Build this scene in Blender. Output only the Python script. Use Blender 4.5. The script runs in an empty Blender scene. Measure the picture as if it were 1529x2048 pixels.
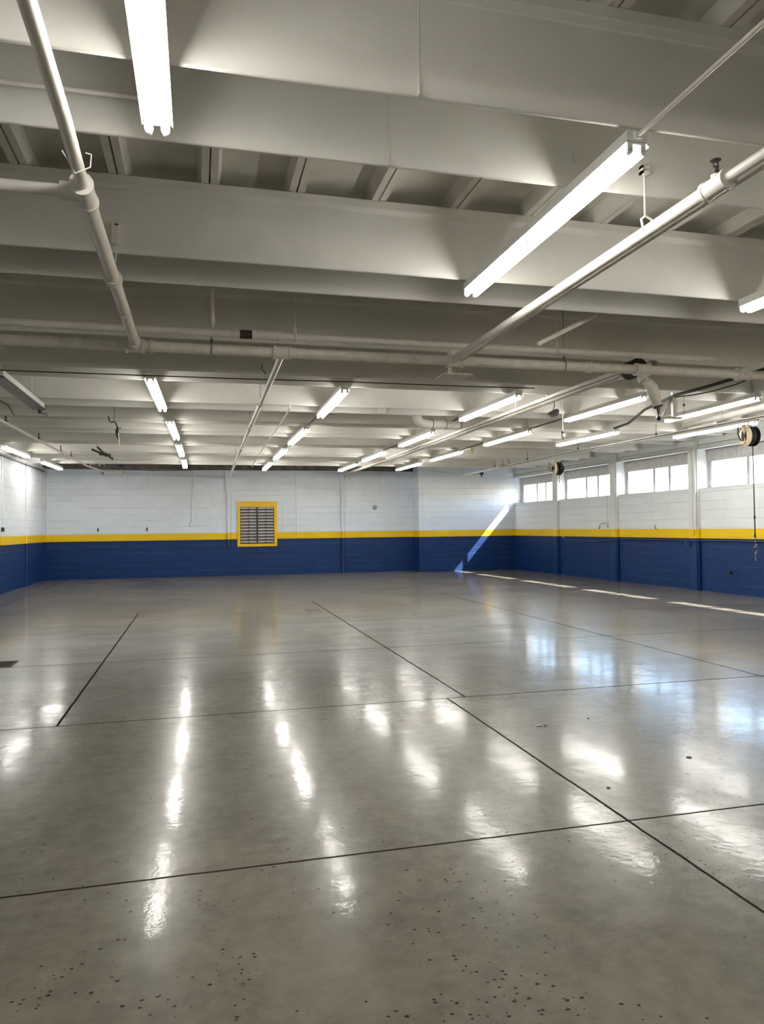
import bpy, math, random
from mathutils import Vector, Matrix
random.seed(7)
PI = math.pi
scene = bpy.context.scene
COL = scene.collection

# ------------------------------------------------------------------ mesh builder
class MB:
    def __init__(self, xf=None):
        self.v, self.f, self.s = [], [], []
        self.xf = xf
    def _add(self, vs, fs, smooth=False):
        b = len(self.v)
        self.v += [self.xf(*p) if self.xf else tuple(p) for p in vs]
        self.f += [tuple(i + b for i in f) for f in fs]
        self.s += [smooth] * len(fs)
    def box(self, x0, x1, y0, y1, z0, z1):
        vs = [(x, y, z) for z in (z0, z1) for y in (y0, y1) for x in (x0, x1)]
        self._add(vs, [(0, 2, 3, 1), (4, 5, 7, 6), (0, 1, 5, 4), (2, 6, 7, 3), (0, 4, 6, 2), (1, 3, 7, 5)])
        return self
    def cbox(self, c, sx, sy, sz):
        return self.box(c[0] - sx / 2, c[0] + sx / 2, c[1] - sy / 2, c[1] + sy / 2, c[2] - sz / 2, c[2] + sz / 2)
    def prism(self, prof, a0, a1, axis='x'):
        """closed 2-D profile swept along an axis; prof is (y,z) for x, (x,z) for y, (x,y) for z"""
        n = len(prof)
        def P(q, a):
            return {'x': (a, q[0], q[1]), 'y': (q[0], a, q[1]), 'z': (q[0], q[1], a)}[axis]
        vs = [P(q, a0) for q in prof] + [P(q, a1) for q in prof]
        fs = [(i, (i + 1) % n, n + (i + 1) % n, n + i) for i in range(n)]
        fs += [tuple(reversed(range(n))), tuple(range(n, 2 * n))]
        self._add(vs, fs)
        return self
    def tube(self, path, r, seg=12, caps=True):
        pts = [Vector(p) for p in path]
        rs = list(r) if isinstance(r, (list, tuple)) else [r] * len(pts)
        n = len(pts)
        tang = []
        for i in range(n):
            a, b = pts[max(i - 1, 0)], pts[min(i + 1, n - 1)]
            if 0 < i < n - 1:
                t = (pts[i] - a).normalized() + (b - pts[i]).normalized()
            else:
                t = b - a
            if t.length < 1e-9:
                t = b - a
            tang.append(t.normalized())
        up = Vector((0, 0, 1)) if abs(tang[0].z) < .9 else Vector((1, 0, 0))
        u = tang[0].cross(up).normalized()
        vs, fs = [], []
        for i in range(n):
            if i:
                u = (u - tang[i] * u.dot(tang[i])).normalized()
            w = tang[i].cross(u)
            for k in range(seg):
                an = 2 * PI * k / seg
                vs.append(tuple(pts[i] + (u * math.cos(an) + w * math.sin(an)) * rs[i]))
        for i in range(n - 1):
            for k in range(seg):
                a, b = i * seg + k, i * seg + (k + 1) % seg
                fs.append((a, b, b + seg, a + seg))
        self._add(vs, fs, True)
        if caps:
            self._add(vs[:seg], [tuple(reversed(range(seg)))])
            self._add(vs[-seg:], [tuple(range(seg))])
        return self
    def cyl(self, a, b, r, seg=16):
        return self.tube([a, b], r, seg)
    def lathe(self, c, prof, axis='z', seg=24):
        vs, fs = [], []
        for (r, h) in prof:
            for k in range(seg):
                an = 2 * PI * k / seg
                p, q = r * math.cos(an), r * math.sin(an)
                vs.append({'z': (c[0] + p, c[1] + q, c[2] + h), 'x': (c[0] + h, c[1] + p, c[2] + q), 'y': (c[0] + q, c[1] + h, c[2] + p)}[axis])
        for i in range(len(prof) - 1):
            for k in range(seg):
                a, b = i * seg + k, i * seg + (k + 1) % seg
                fs.append((a, b, b + seg, a + seg))
        fs.append(tuple(reversed(range(seg))))
        fs.append(tuple(range((len(prof) - 1) * seg, len(prof) * seg)))
        self._add(vs, fs, True)
        return self
    def ring(self, c, R, r, axis='y', seg=28, a0=0, a1=2 * PI):
        pts = []
        for k in range(seg + 1):
            an = a0 + (a1 - a0) * k / seg
            p, q = R * math.cos(an), R * math.sin(an)
            pts.append({'y': (c[0] + p, c[1], c[2] + q), 'x': (c[0], c[1] + p, c[2] + q), 'z': (c[0] + p, c[1] + q, c[2])}[axis])
        return self.tube(pts, r, 8)
    def build(self, name, mat, parent=None, bevel=0):
        off = Vector((0, 0, 0))
        q = parent
        while q is not None:
            off += q.location
            q = q.parent
        me = bpy.data.meshes.new(name)
        me.from_pydata([tuple(Vector(p) - off) for p in self.v], [], self.f)
        me.polygons.foreach_set('use_smooth', self.s)
        me.materials.append(mat)
        me.update()
        try:
            me.set_sharp_from_angle(angle=math.radians(40))
        except Exception:
            pass
        o = bpy.data.objects.new(name, me)
        COL.objects.link(o)
        o.parent = parent
        if bevel:
            m = o.modifiers.new('edge', 'BEVEL')
            m.width = bevel
            m.segments = 2
            m.limit_method = 'ANGLE'
        return o

def tag(o, label, cat, group=None):
    o['label'] = label
    o['category'] = cat
    o['kind'] = 'thing'
    if group:
        o['group'] = group
    return o

def thing(name, label, cat, loc=(0, 0, 0), group=None):
    o = bpy.data.objects.new(name, None)
    o.empty_display_size = .1
    COL.objects.link(o)
    o.location = loc
    return tag(o, label, cat, group)

def struct(name, mb, mat, label=None, bevel=0):
    o = mb.build(name, mat, None, bevel)
    o['kind'] = 'structure'
    if label:
        o['label'] = label
    return o

# ------------------------------------------------------------------ materials
class NT:
    def __init__(self, name):
        self.m = bpy.data.materials.new(name)
        self.m.use_nodes = True
        self.t = self.m.node_tree
        self.n = self.t.nodes
        self.bsdf = self.n['Principled BSDF']
        self.out = self.n['Material Output']
    def node(self, typ, **kw):
        n = self.n.new(typ)
        for k, v in kw.items():
            setattr(n, k, v)
        return n
    def link(self, a, b):
        self.t.links.new(a, b)
    def val(self, sock, v):
        if hasattr(v, 'is_output'):
            self.link(v, sock)
        else:
            sock.default_value = v
    def math(self, op, a, b=0.0, c=None):
        n = self.node('ShaderNodeMath', operation=op)
        self.val(n.inputs[0], a)
        self.val(n.inputs[1], b)
        if c is not None:
            self.val(n.inputs[2], c)
        return n.outputs[0]
    def pos(self):
        g = self.node('ShaderNodeNewGeometry')
        s = self.node('ShaderNodeSeparateXYZ')
        self.link(g.outputs['Position'], s.inputs[0])
        return g.outputs['Position'], s.outputs[0], s.outputs[1], s.outputs[2]
    def comb(self, x, y, z):
        n = self.node('ShaderNodeCombineXYZ')
        for i, v in enumerate((x, y, z)):
            self.val(n.inputs[i], v)
        return n.outputs[0]
    def noise(self, vec, scale, detail=3, rough=.5):
        n = self.node('ShaderNodeTexNoise')
        n.inputs['Scale'].default_value = scale
        n.inputs['Detail'].default_value = detail
        n.inputs['Roughness'].default_value = rough
        if vec is not None:
            self.link(vec, n.inputs['Vector'])
        return n.outputs['Fac']
    def ramp(self, fac, stops):
        n = self.node('ShaderNodeValToRGB')
        el = n.color_ramp.elements
        while len(el) < len(stops):
            el.new(.5)
        for e, (p, c) in zip(el, stops):
            e.position = p
            e.color = (c[0], c[1], c[2], 1) if isinstance(c, (tuple, list)) else (c, c, c, 1)
        self.link(fac, n.inputs[0])
        return n.outputs['Color']
    def maprange(self, v, a, b, c, d):
        n = self.node('ShaderNodeMapRange')
        self.val(n.inputs[0], v)
        for i, q in enumerate((a, b, c, d)):
            n.inputs[i + 1].default_value = q
        return n.outputs[0]
    def mix(self, fac, a, b, mode='MIX'):
        n = self.node('ShaderNodeMix', data_type='RGBA', blend_type=mode)
        self.val(n.inputs[0], fac)
        for i, v in ((6, a), (7, b)):
            if isinstance(v, (tuple, list)):
                n.inputs[i].default_value = (v[0], v[1], v[2], 1)
            else:
                self.link(v, n.inputs[i])
        return n.outputs[2]
    def bump(self, h, strength, dist, normal=None):
        n = self.node('ShaderNodeBump')
        n.inputs['Strength'].default_value = strength
        n.inputs['Distance'].default_value = dist
        self.link(h, n.inputs['Height'])
        if normal is not None:
            self.link(normal, n.inputs['Normal'])
        return n.outputs['Normal']
    def set(self, base=None, rough=None, metal=None, normal=None, spec=None):
        for k, v in (('Base Color', base), ('Roughness', rough), ('Metallic', metal), ('Normal', normal), ('Specular IOR Level', spec)):
            if v is None:
                continue
            s = self.bsdf.inputs[k]
            if isinstance(v, (tuple, list)):
                s.default_value = (v[0], v[1], v[2], 1)
            else:
                self.val(s, v)
        return self.m

def paint(name, col, rough=.45, var=.06, scale=6, bump=.02, spec=.5):
    t = NT(name)
    p, x, y, z = t.pos()
    n = t.noise(p, scale, 4, .6)
    c = t.mix(t.maprange(n, .3, .7, 0, 1), tuple(q * (1 - var) for q in col), tuple(min(1, q * (1 + var)) for q in col))
    nb = t.noise(p, 90, 2)
    return t.set(c, rough, None, t.bump(nb, bump * 5, .002), spec)

M = {}
M['beam'] = paint('cream_beam_paint', (.68, .67, .622), .6, .05, 2.5, .02, .2)
M['deck'] = paint('grey_cream_deck_paint', (.66, .64, .58), .65, .08, 3, .04)
M['pipe'] = paint('pipe_paint', (.74, .71, .66), .35, .08, 5, .02)
M['pipe_dusty'] = paint('dusty_pipe_paint', (.72, .69, .63), .5, .14, 9, .03)
M['pipe_cream'] = paint('cream_pipe_paint', (.50, .47, .40), .4, .12, 6, .02)
M['fixture'] = paint('white_enamel', (.78, .78, .75), .3, .02, 5, 0.004)
M['dark'] = paint('black_rubber', (.018, .017, .016), .5, .2, 30, .03)
M['iron'] = paint('dark_iron', (.07, .055, .05), .55, .4, 40, .06)
M['rust'] = paint('rusty_iron', (.06, .032, .026), .7, .5, 60, .08)
M['grey'] = paint('grey_metal_paint', (.25, .25, .24), .45, .15, 12, .02)
M['steel'] = NT('bright_steel').set((.6, .6, .6), .3, 1.0)
M['yellow'] = paint('yellow_paint', (.72, .46, .003), .4, .06, 8, .02)
M['louver'] = paint('pale_louver_metal', (.40, .385, .365), .45, .1, 14, .02)
M['louver_dark'] = paint('dark_louver_metal', (.035, .03, .028), .5, .2, 20, .02)
M['reel'] = paint('worn_cream_enamel', (.62, .52, .36), .4, .2, 14, .03)
M['winframe'] = paint('grey_white_frame_paint', (.36, .35, .335), .45, .15, 10, .03)
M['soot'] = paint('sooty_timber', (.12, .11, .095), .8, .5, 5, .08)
M['wallwhite'] = paint('white_wall_paint', (.66, .68, .70), .5, .03, 4, .03)
M['bluepipe'] = paint('blue_wall_paint', (.008, .032, .14), .4, .1, 8, .02)

def emission(name, col, strength):
    t = NT(name)
    e = t.node('ShaderNodeEmission')
    e.inputs[0].default_value = (*col, 1)
    e.inputs[1].default_value = strength
    t.link(e.outputs[0], t.out.inputs[0])
    return t.m
M['tube'] = emission('fluorescent_tube', (1.0, .962, .90), 20)

def glass():
    t = NT('window_glass')
    tr = t.node('ShaderNodeBsdfTransparent')
    gl = t.node('ShaderNodeBsdfGlossy')
    gl.inputs['Roughness'].default_value = .02
    mx = t.node('ShaderNodeMixShader')
    mx.inputs[0].default_value = .06
    t.link(tr.outputs[0], mx.inputs[1])
    t.link(gl.outputs[0], mx.inputs[2])
    t.link(mx.outputs[0], t.out.inputs[0])
    return t.m
M['glass'] = glass()

# painted block wall: white above, a yellow stripe, dark blue below; the courses run round the room
def blockwall(name, along, white=(.66, .72, .80), boxes=True):
    t = NT(name)
    p, x, y, z = t.pos()
    u = x if along == 'x' else y
    zz = z
    br = t.node('ShaderNodeTexBrick')
    t.link(t.comb(u, zz, 0), br.inputs['Vector'])
    br.inputs['Scale'].default_value = 1
    br.inputs['Mortar Size'].default_value = .006
    br.inputs['Mortar Smooth'].default_value = .4
    br.inputs['Brick Width'].default_value = .406
    br.inputs['Row Height'].default_value = .203
    br.inputs['Color1'].default_value = (1, 1, 1, 1)
    br.inputs['Color2'].default_value = (.955, .955, .955, 1)
    br.inputs['Mortar'].default_value = (.93, .93, .93, 1)
    hz = t.maprange(t.math('ABSOLUTE', t.math('SUBTRACT', t.math('FRACT', t.math('DIVIDE', zz, .203)), .5)), .44, .485, 0, 1)
    fade = t.maprange(t.noise(t.comb(t.math('MULTIPLY', u, .5), t.math('MULTIPLY', zz, 3.0), 3.0), 1.6, 3), .40, .62, 0, 1)
    joint = t.math('MULTIPLY', hz, fade)
    n = t.noise(p, 3.0, 4, .6)
    wob = t.math('MULTIPLY', t.math('SUBTRACT', t.noise(p, 5, 2), .5), .006)
    zc = t.math('ADD', z, wob)
    wcol = t.mix(t.maprange(n, .3, .7, 0, 1), tuple(q * .96 for q in white), tuple(min(1, q * 1.03) for q in white))
    bcol = t.mix(t.maprange(n, .3, .7, 0, 1), (.0008, .0205, .100), (.0015, .029, .130))
    c = t.mix(t.math('GREATER_THAN', zc, 1.155), bcol, (.012, .013, .02))
    c = t.mix(t.math('GREATER_THAN', zc, 1.186), c, (.74, .485, .003))
    c = t.mix(t.math('GREATER_THAN', zc, 1.402), c, wcol)
    c = t.mix(1.0, c, br.outputs['Color'], 'MULTIPLY')
    c = t.mix(t.math('MULTIPLY', joint, .30), c, (.12, .12, .12), 'MIX')
    h = t.math('SUBTRACT', 1.0, t.math('MAXIMUM', br.outputs['Fac'], joint))
    nm = t.bump(h, .35, .006)
    nm = t.bump(t.noise(p, 60, 3, .6), .12, .004, nm)
    return t.set(c, .5, None, nm, .35)
M['wall_x'] = blockwall('painted_block_wall_across', 'x')
M['wall_y'] = blockwall('painted_block_wall_along', 'y', (.69, .72, .745))
M['wall_l'] = blockwall('painted_block_wall_end', 'y', (.72, .77, .84))

def banded(name, white):
    """smooth painted steel with the same three colour bands as the wall behind it"""
    t = NT(name)
    p, x, y, z = t.pos()
    n = t.noise(p, 4, 3)
    c = t.mix(t.math('GREATER_THAN', z, 1.158), (.0012, .025, .115), (.012, .013, .02))
    c = t.mix(t.math('GREATER_THAN', z, 1.186), c, (.74, .485, .003))
    c = t.mix(t.math('GREATER_THAN', z, 1.402), c, white)
    return t.set(c, .4, None, t.bump(n, .1, .003))
M['column'] = banded('painted_column', (.62, .64, .62))
M['pole'] = banded('painted_pole', (.66, .70, .75))

# polished concrete with saw-cut joints, aggregate and wear
def concrete():
    t = NT('polished_concrete')
    p, x, y, z = t.pos()
    n1 = t.noise(p, .55, 5, .62)
    n2 = t.noise(p, 1.6, 6, .65)
    n3 = t.noise(p, 9, 5, .7)
    base = t.ramp(n1, [(.33, (.086, .080, .058)), (.5, (.138, .128, .098)), (.66, (.200, .186, .148))])
    base = t.mix(t.maprange(n2, .38, .66, 0, .8), base, (.088, .082, .063))
    base = t.mix(t.maprange(n3, .30, .75, 0, .45), base, (.28, .258, .205))
    # fine sand grain
    grain = t.noise(p, 160, 3, .7)
    base = t.mix(t.maprange(grain, .35, .7, 0, .35), base, (.085, .078, .065))
    # exposed pebbles: strong in patches near the south end
    vo = t.node('ShaderNodeTexVoronoi')
    vo.inputs['Scale'].default_value = 50
    vo.inputs['Randomness'].default_value = 1
    dn = t.node('ShaderNodeTexNoise')
    dn.inputs['Scale'].default_value = 45
    t.link(p, dn.inputs['Vector'])
    ds = t.node('ShaderNodeSeparateColor')
    t.link(dn.outputs['Color'], ds.inputs[0])
    t.link(t.comb(t.math('ADD', t.math('MULTIPLY', x, .75), t.math('MULTIPLY', ds.outputs[0], .008)), t.math('ADD', y, t.math('MULTIPLY', ds.outputs[1], .008)), 0), vo.inputs['Vector'])
    patch = t.maprange(t.noise(p, 1.5, 4, .65), .47, .62, 0, 1)
    near = t.maprange(y, 1.4, 4.2, 1, .03)
    cellr = t.node('ShaderNodeSeparateColor')
    t.link(vo.outputs['Color'], cellr.inputs[0])
    pick = t.math('LESS_THAN', cellr.outputs[0], t.math('MULTIPLY', t.math('MULTIPLY', patch, near), 1.0))
    size = t.math('ADD', .08, t.math('MULTIPLY', cellr.outputs[1], .24))
    peb = t.math('MULTIPLY', t.math('LESS_THAN', vo.outputs['Distance'], size), pick)
    base = t.mix(t.math('MULTIPLY', peb, .9), base, (.018, .016, .013))
    # a few dark scuffs
    sc = t.maprange(t.noise(t.comb(x, t.math('MULTIPLY', y, .6), 7), 5.5, 4, .75), .70, .74, 0, .6)
    base = t.mix(sc, base, (.06, .055, .05))
    # saw-cut joints
    wx = t.math('ADD', x, t.math('MULTIPLY', t.math('SUBTRACT', t.noise(p, 3, 4, .7), .5), .016))
    wy = t.math('ADD', y, t.math('MULTIPLY', t.math('SUBTRACT', t.noise(p, 2.7, 4, .7), .5), .016))
    def line(c, at, w):
        return t.math('LESS_THAN', t.math('ABSOLUTE', t.math('SUBTRACT', c, at)), w)
    def gate(a, c, lo):
        return t.math('MULTIPLY', a, t.math('GREATER_THAN' if lo is not None else 'LESS_THAN', c[0], c[1]))
    J = []
    for Y, w in ((.55, .008), (3.33, .0075), (6.12, .009), (8.92, .008), (11.7, .005)):
        J.append(line(wy, Y, w))
    for X, w, lo, hi in ((-1.07, .010, 6.12, 14), (-1.07, .008, -99, .55), (2.11, .008, -99, 6.12), (2.28, .009, 6.12, 15), (5.37, .009, -99, 16), (8.5, .006, -99, 10), (-3.9, .006, -99, 99)):
        g = line(wx, X, w)
        g = t.math('MULTIPLY', g, t.math('GREATER_THAN', y, lo))
        g = t.math('MULTIPLY', g, t.math('LESS_THAN', y, hi))
        J.append(g)
    j = J[0]
    for q in J[1:]:
        j = t.math('MAXIMUM', j, q)
    base = t.mix(t.math('MULTIPLY', j, .93), base, (.018, .015, .013))
    rough = t.maprange(n2, .3, .7, .19, .26)
    crough = t.maprange(n3, .3, .7, .05, .11)
    h = t.math('ADD', t.math('MULTIPLY', n2, .8), t.math('MULTIPLY', n3, .20))
    nm = t.bump(h, .16, .008)
    nm = t.bump(t.math('SUBTRACT', t.math('MULTIPLY', grain, .25), j), .25, .003, nm)
    cn = t.bump(h, .42, .008)
    b = t.bsdf
    t.link(crough, b.inputs['Coat Roughness'])
    t.link(t.math('MULTIPLY', t.math('SUBTRACT', 1.0, j), t.maprange(t.noise(t.comb(t.math('MULTIPLY', x, .45), y, 2), 1.1, 5, .65), .38, .62, .08, .44)), b.inputs['Coat Weight'])
    b.inputs['Coat IOR'].default_value = 1.45
    t.link(cn, b.inputs['Coat Normal'])
    return t.set(base, rough, None, nm, t.math('MULTIPLY', t.math('SUBTRACT', 1.0, j), .16))
M['floor'] = concrete()

# ------------------------------------------------------------------ room
XL, YB, YJ, YF = -4.65, 24.5, 23.76, -7.0
XJ = 7.27
C0 = Vector((10.80, YJ, 0))                       # inside corner of jog wall and window wall
dS = Vector((.02842, -.99960, 0))                 # along the window wall, towards the camera
dN = Vector((.99960, .02842, 0))                  # outwards
def RW(s, o, z):
    q = C0 + dS * s + dN * o
    return (q.x, q.y, z)
def xr(y):
    return C0.x + (C0.y - y) * .02843
ZB, ZD = 3.42, 3.94                               # underside of beams, underside of deck ribs
SEND = 31.0

struct('floor', MB().box(XL - .3, 12.6, YF - .3, YB + .3, -.2, 0), M['floor'], 'polished grey concrete floor')
struct('wall_back', MB().box(XL - .3, XJ + .3, YB, YB + .25, 0, 4.2), M['wall_x'], 'long back wall painted white over blue with a yellow stripe')
struct('wall_back_right', MB().box(XJ, 11.4, YJ, YB + .25, 0, 4.2), M['wall_x'], 'projecting block wall in the far right corner')
struct('wall_left', MB().box(XL - .3, XL, YF - .3, YB + .25, 0, 4.2), M['wall_l'], 'left block wall painted white over blue')
struct('wall_front', MB().box(XL - .3, 12.6, YF - .3, YF, 0, 4.2), M['wall_x'])
wr = MB(RW)
wr.box(-.3, SEND, 0, .34, 0, 2.31)                # below the sills
wins = [(0.0, 2.78)] + [(3.08 + 3.17 * k, 3.08 + 3.17 * k + 2.87) for k in range(8)]
piers = [(-.3, 0.0)] + [(wins[k][1], wins[k + 1][0]) for k in range(8)] + [(wins[8][1], SEND)]
for a, b in piers:
    wr.box(a, b, 0, .60, 2.0, 3.46)  # unseen outer depth added to widen the gaps between the sun strips
wr.box(-.3, SEND, .02, .34, 3.46, 4.2)
struct('wall_right', wr, M['wall_y'], 'window wall painted white over blue with a yellow stripe')
hd = MB(RW)
hd.box(.0, SEND, -.05, .12, 3.2, 3.214)
hd.box(.0, SEND, -.008, .12, 3.214, 3.30)
hd.box(.0, SEND, .05, .12, 3.30, 3.316)
hd.box(.0, SEND, -.008, .12, 3.316, 3.445)
hd.box(.0, SEND, -.05, .12, 3.445, 3.458)
struct('trim_1', hd, M['column'], 'painted steel header running above the windows')

# deck of channel slabs: pairs of ribs with a dark slot between
prof = []
k0, k1 = -9, 21
for k in range(k0, k1):
    xc = .09 + .615 * k
    prof += [(xc - .083, ZD + .105), (xc - .055, ZD), (xc - .006, ZD), (xc - .004, ZD + .05), (xc + .004, ZD + .05), (xc + .006, ZD), (xc + .055, ZD), (xc + .083, ZD + .105)]
prof = [(XL - .4, ZD + .105)] + [q for q in prof if XL - .35 < q[0] < 11.7] + [(11.8, ZD + .105), (11.8, ZD + .4), (XL - .4, ZD + .4)]
struct('ceiling', MB().prism(prof, YF - .3, YB + .3, 'y'), M['deck'], 'underside of ribbed concrete deck painted cream')
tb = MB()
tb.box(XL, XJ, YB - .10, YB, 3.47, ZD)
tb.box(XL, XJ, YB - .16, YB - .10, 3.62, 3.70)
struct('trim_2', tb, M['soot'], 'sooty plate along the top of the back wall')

# ------------------------------------------------------------------ roof beams
BY = [(-5.0, None), (-3.5, None), (-2.8, None), (-1.4, None), (-.75, None), (.83, None), (1.45, None)]
front = [3.05, 3.68, 5.27, 5.84, 7.52, 8.05, 9.05, 9.68, 11.26, 11.88, 13.05, 13.5, 14.5, 15.1, 16.5, 17.05, 18.7, 19.25, 20.4, 21.0, 22.0]
ordn = ['first', 'second', 'third', 'fourth', 'fifth', 'sixth', 'seventh', 'eighth', 'ninth', 'tenth', 'eleventh', 'twelfth', 'thirteenth', 'fourteenth', 'fifteenth', 'sixteenth', 'seventeenth', 'eighteenth', 'nineteenth', 'twentieth', 'last']
blabel = {0: 'cream roof beam nearest the top of the view, crossed by the big lit tube light', 1: 'cream roof beam just behind the nearest beam, with shadow wedges beside the tube lights',
          2: 'third cream roof beam, on the far side of the ribbed deck strip', 3: 'fourth cream roof beam, close behind the third, above the dark gap line',
          4: 'shaded cream roof beam directly behind the two cross pipes', 20: 'farthest cream roof beam, beside the sooty top of the back wall'}
def beam(yf):
    # deep web, thin lip underneath, stepped ledge at the top
    b = .072
    return [(yf, ZB + .062), (yf + .026, ZB), (yf + b - .026, ZB), (yf + b, ZB + .062), (yf + b, ZD - .085), (yf + b + .045, ZD - .065), (yf + b + .045, ZD), (yf - .045, ZD), (yf - .045, ZD - .065), (yf, ZD - .085)]
for i, y in enumerate(front):
    mb = MB().prism(beam(y), XL, xr(y + .1), 'x')
    o = mb.build('ceiling_beam', M['beam'], None, .006)
    tag(o, blabel.get(i, '%s cream roof beam counting from the nearest, spanning the hall' % ordn[i]), 'beam', 'cream roof beams')
    if i in (0, 1):
        xs = .96 if i == 0 else .985
        MB().box(xs - .002, xs + .002, y - .0025, y + .02, ZB - .002, ZD - .09).build('weld_seam', M['beam'], o)
for y in (.83, 1.45, -1.4, -.75, -3.6, -3.0, -5.6, -5.0):
    o = MB().prism(beam(y), XL, xr(y + .1), 'x').build('ceiling_beam', M['beam'], None)
    tag(o, 'cream roof beam overhead, before the nearest beam in view', 'beam', 'cream roof beams overhead')

# ------------------------------------------------------------------ strip lights
FL = 2.25
def fixture_proto(name):
    r = thing(name, '-', 'light')
    hs = MB()
    hs.prism([(-.052, 0), (-.055, -.006), (-.055, -.052), (.055, -.052), (.055, -.006), (.052, 0)], 0, FL, 'y')
    hs.box(-.02, .02, -.02, 0, -.045, -.012)
    hs.build('housing', M['fixture'], r)
    rf = MB()
    rf.prism([(-.055, -.0535), (-.0565, -.0515), (-.069, -.068), (-.068, -.070), (-.052, -.0545), (.052, -.0545), (.068, -.070), (.069, -.068), (.0565, -.0515), (.055, -.0535)], .004, FL - .004, 'y')
    rf.build('reflector', M['fixture'], r)
    for yy in (.012, FL / 2, FL - .012):
        lh = MB()
        for sx in (-.036, .036):
            lh.box(sx - .014, sx + .014, yy - .009, yy + .009, -.100, -.066)
            lh.cyl((sx, yy - .009, -.100), (sx, yy + .009, -.100), .014, 12)
        lh.box(-.050, .050, yy - .009, yy + .009, -.066, -.054)
        lh.build('lampholder', M['fixture'], r)
    for y0, y1 in ((.024, FL / 2 - .012), (FL / 2 + .012, FL - .024)):
        for sx in (-.036, .036):
            tb = MB()
            tb.tube([(sx, y0, -.098), (sx, y0 + .004, -.098), (sx, y1 - .004, -.098), (sx, y1, -.098)], [.013, .019, .019, .013], 10)
            tb.build('tube', M['tube'], r)
    return r
proto = [None]
def fixture(x, y, rz, label, group):
    if proto[0] is None:
        proto[0] = r = fixture_proto('strip_light')
        kids = []
    else:
        src = proto[0]
        r = src.copy()
        COL.objects.link(r)
        for ch in list(src.children):
            if ch.name.startswith('hanger'):
                continue
            c = ch.copy()
            COL.objects.link(c)
            c.parent = r
    r.location = (x, y, 3.412)
    r.rotation_euler = (0, 0, 0)
    r['label'] = label
    r['group'] = group
    # hooks up to the face of the beams it crosses
    for yb in front + [.83, 1.45, -1.4, -.75]:
        if y + .1 < yb < y + FL - .1:
            h = MB()
            h.tube([(x, yb - .009, 3.409), (x, yb - .009, 3.56)], .004, 6)
            h.box(x - .014, x + .014, yb - .012, yb - .004, 3.55, 3.585)
            h.ring((x, yb - .013, 3.53), .009, .003, 'x', 10)
            h.build('hanger', M['pipe'], r)
    r.rotation_euler = (0, 0, rz)
    return r
G = 'lit twin-tube strip lights'
fixture(-.17, 1.19, .0, 'very large lit twin-tube strip light cut off by the top edge of the view', G)
fixture(2.075, 3.09, .0, 'long lit tandem strip light above the white pipe with the upright sprinkler head', G)
fixture(4.53, 3.0, .0, 'lit strip light whose near end is cut off at the right edge of the view', G)
for (x, y, rz), w in zip(((-.56, 9.25, -.02), (-.46, 12.85, -.02), (-.405, 16.3, -.01), (-.365, 19.75, 0)), ('nearest', 'second', 'third', 'farthest')):
    fixture(x, y, rz, '%s lit strip light in the row left of the pipe towards the yellow vent' % w, G)
for (x, y, rz), w in zip(((1.90, 9.5, -.015), (1.945, 13.4, .01), (1.945, 16.8, 0), (1.96, 20.3, 0)), ('nearest', 'second', 'third', 'farthest')):
    fixture(x, y, rz, '%s lit strip light in the row right of the pipe towards the yellow vent' % w, G)
for (x, y, rz), w in zip(((4.385, 9.45, .01), (4.41, 13.4, .015), (4.37, 17.0, .01), (4.40, 20.4, .03)), ('nearest', 'second', 'third', 'farthest')):
    fixture(x, y, rz, '%s lit strip light in the row left of the heavy double pipe' % w, G)
for (x, y, rz), w in zip(((6.22, 9.2, .012), (6.235, 12.95, .008), (6.21, 16.7, .02), (6.15, 19.9, .03)), ('nearest', 'second', 'third', 'farthest')):
    fixture(x, y, rz, '%s lit strip light in the row right of the heavy double pipe' % w, G)
fixture(7.93, 8.95, -.03, 'lit strip light behind the V brace and black cables near the windows', G)
fixture(8.0, 12.75, .05, 'lit strip light beyond the hanging weighted pull cord', G)
fixture(9.75, 11.05, .03, 'lit strip light behind the near hose reel, close to the window header', G)
fixture(-4.03, 17.0, -.01, 'lit strip light along the left wall, nearer one cut by the picture edge', G)
fixture(-3.95, 20.65, -.03, 'lit strip light by the left wall, nearer the far corner', G)

for x in (-4.03, -.17, 2.075, 4.53, 6.3):
    fixture(x, -2.1, 0, 'lit strip light over the near end of the hall, behind the viewpoint', 'strip lights behind the viewpoint')

# unlit channels
u = thing('unlit_strip_light', 'unlit dark-bellied strip light channel hanging above the left side', 'light', (-2.26, 9.35, 3.40))
MB().prism([(-2.32, 3.40), (-2.32, 3.33), (-2.20, 3.33), (-2.20, 3.40)], 9.3, 11.65, 'y').build('housing', M['fixture'], u)
MB().prism([(-2.325, 3.33), (-2.35, 3.30), (-2.17, 3.30), (-2.195, 3.33)], 9.3, 11.65, 'y').build('reflector', M['grey'], u)
e = MB()
e.box(-2.28, -2.24, 11.60, 11.68, 3.25, 3.30)
e.tube([(-2.25, 11.6, 3.30), (-2.22, 11.72, 3.24), (-2.19, 11.74, 3.28), (-2.17, 11.7, 3.22)], .006, 6)
e.build('loose_wire', M['iron'], u)
e = MB()
e.tube([(-2.26, 9.45, 3.40), (-2.26, 9.45, ZD)], .008, 6)
e.tube([(-2.26, 11.1, 3.40), (-2.26, 11.1, ZD)], .008, 6)
e.build('hanger', M['pipe'], u)
u = thing('unlit_wall_light', 'unlit white strip light fixed high on the back wall near the left corner', 'light', (-2.6, 24.4, 3.3))
MB().box(-2.87, -2.34, 24.35, 24.44, 3.30, 3.39).build('housing', M['fixture'], u, .004)
mb = MB().box(-4.6, -2.25, 24.40, 24.46, 3.185, 3.215)
mb.box(-2.33, -2.25, 24.36, 24.5, 3.17, 3.30)
mb.build('rail', M['pole'], u)
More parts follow.
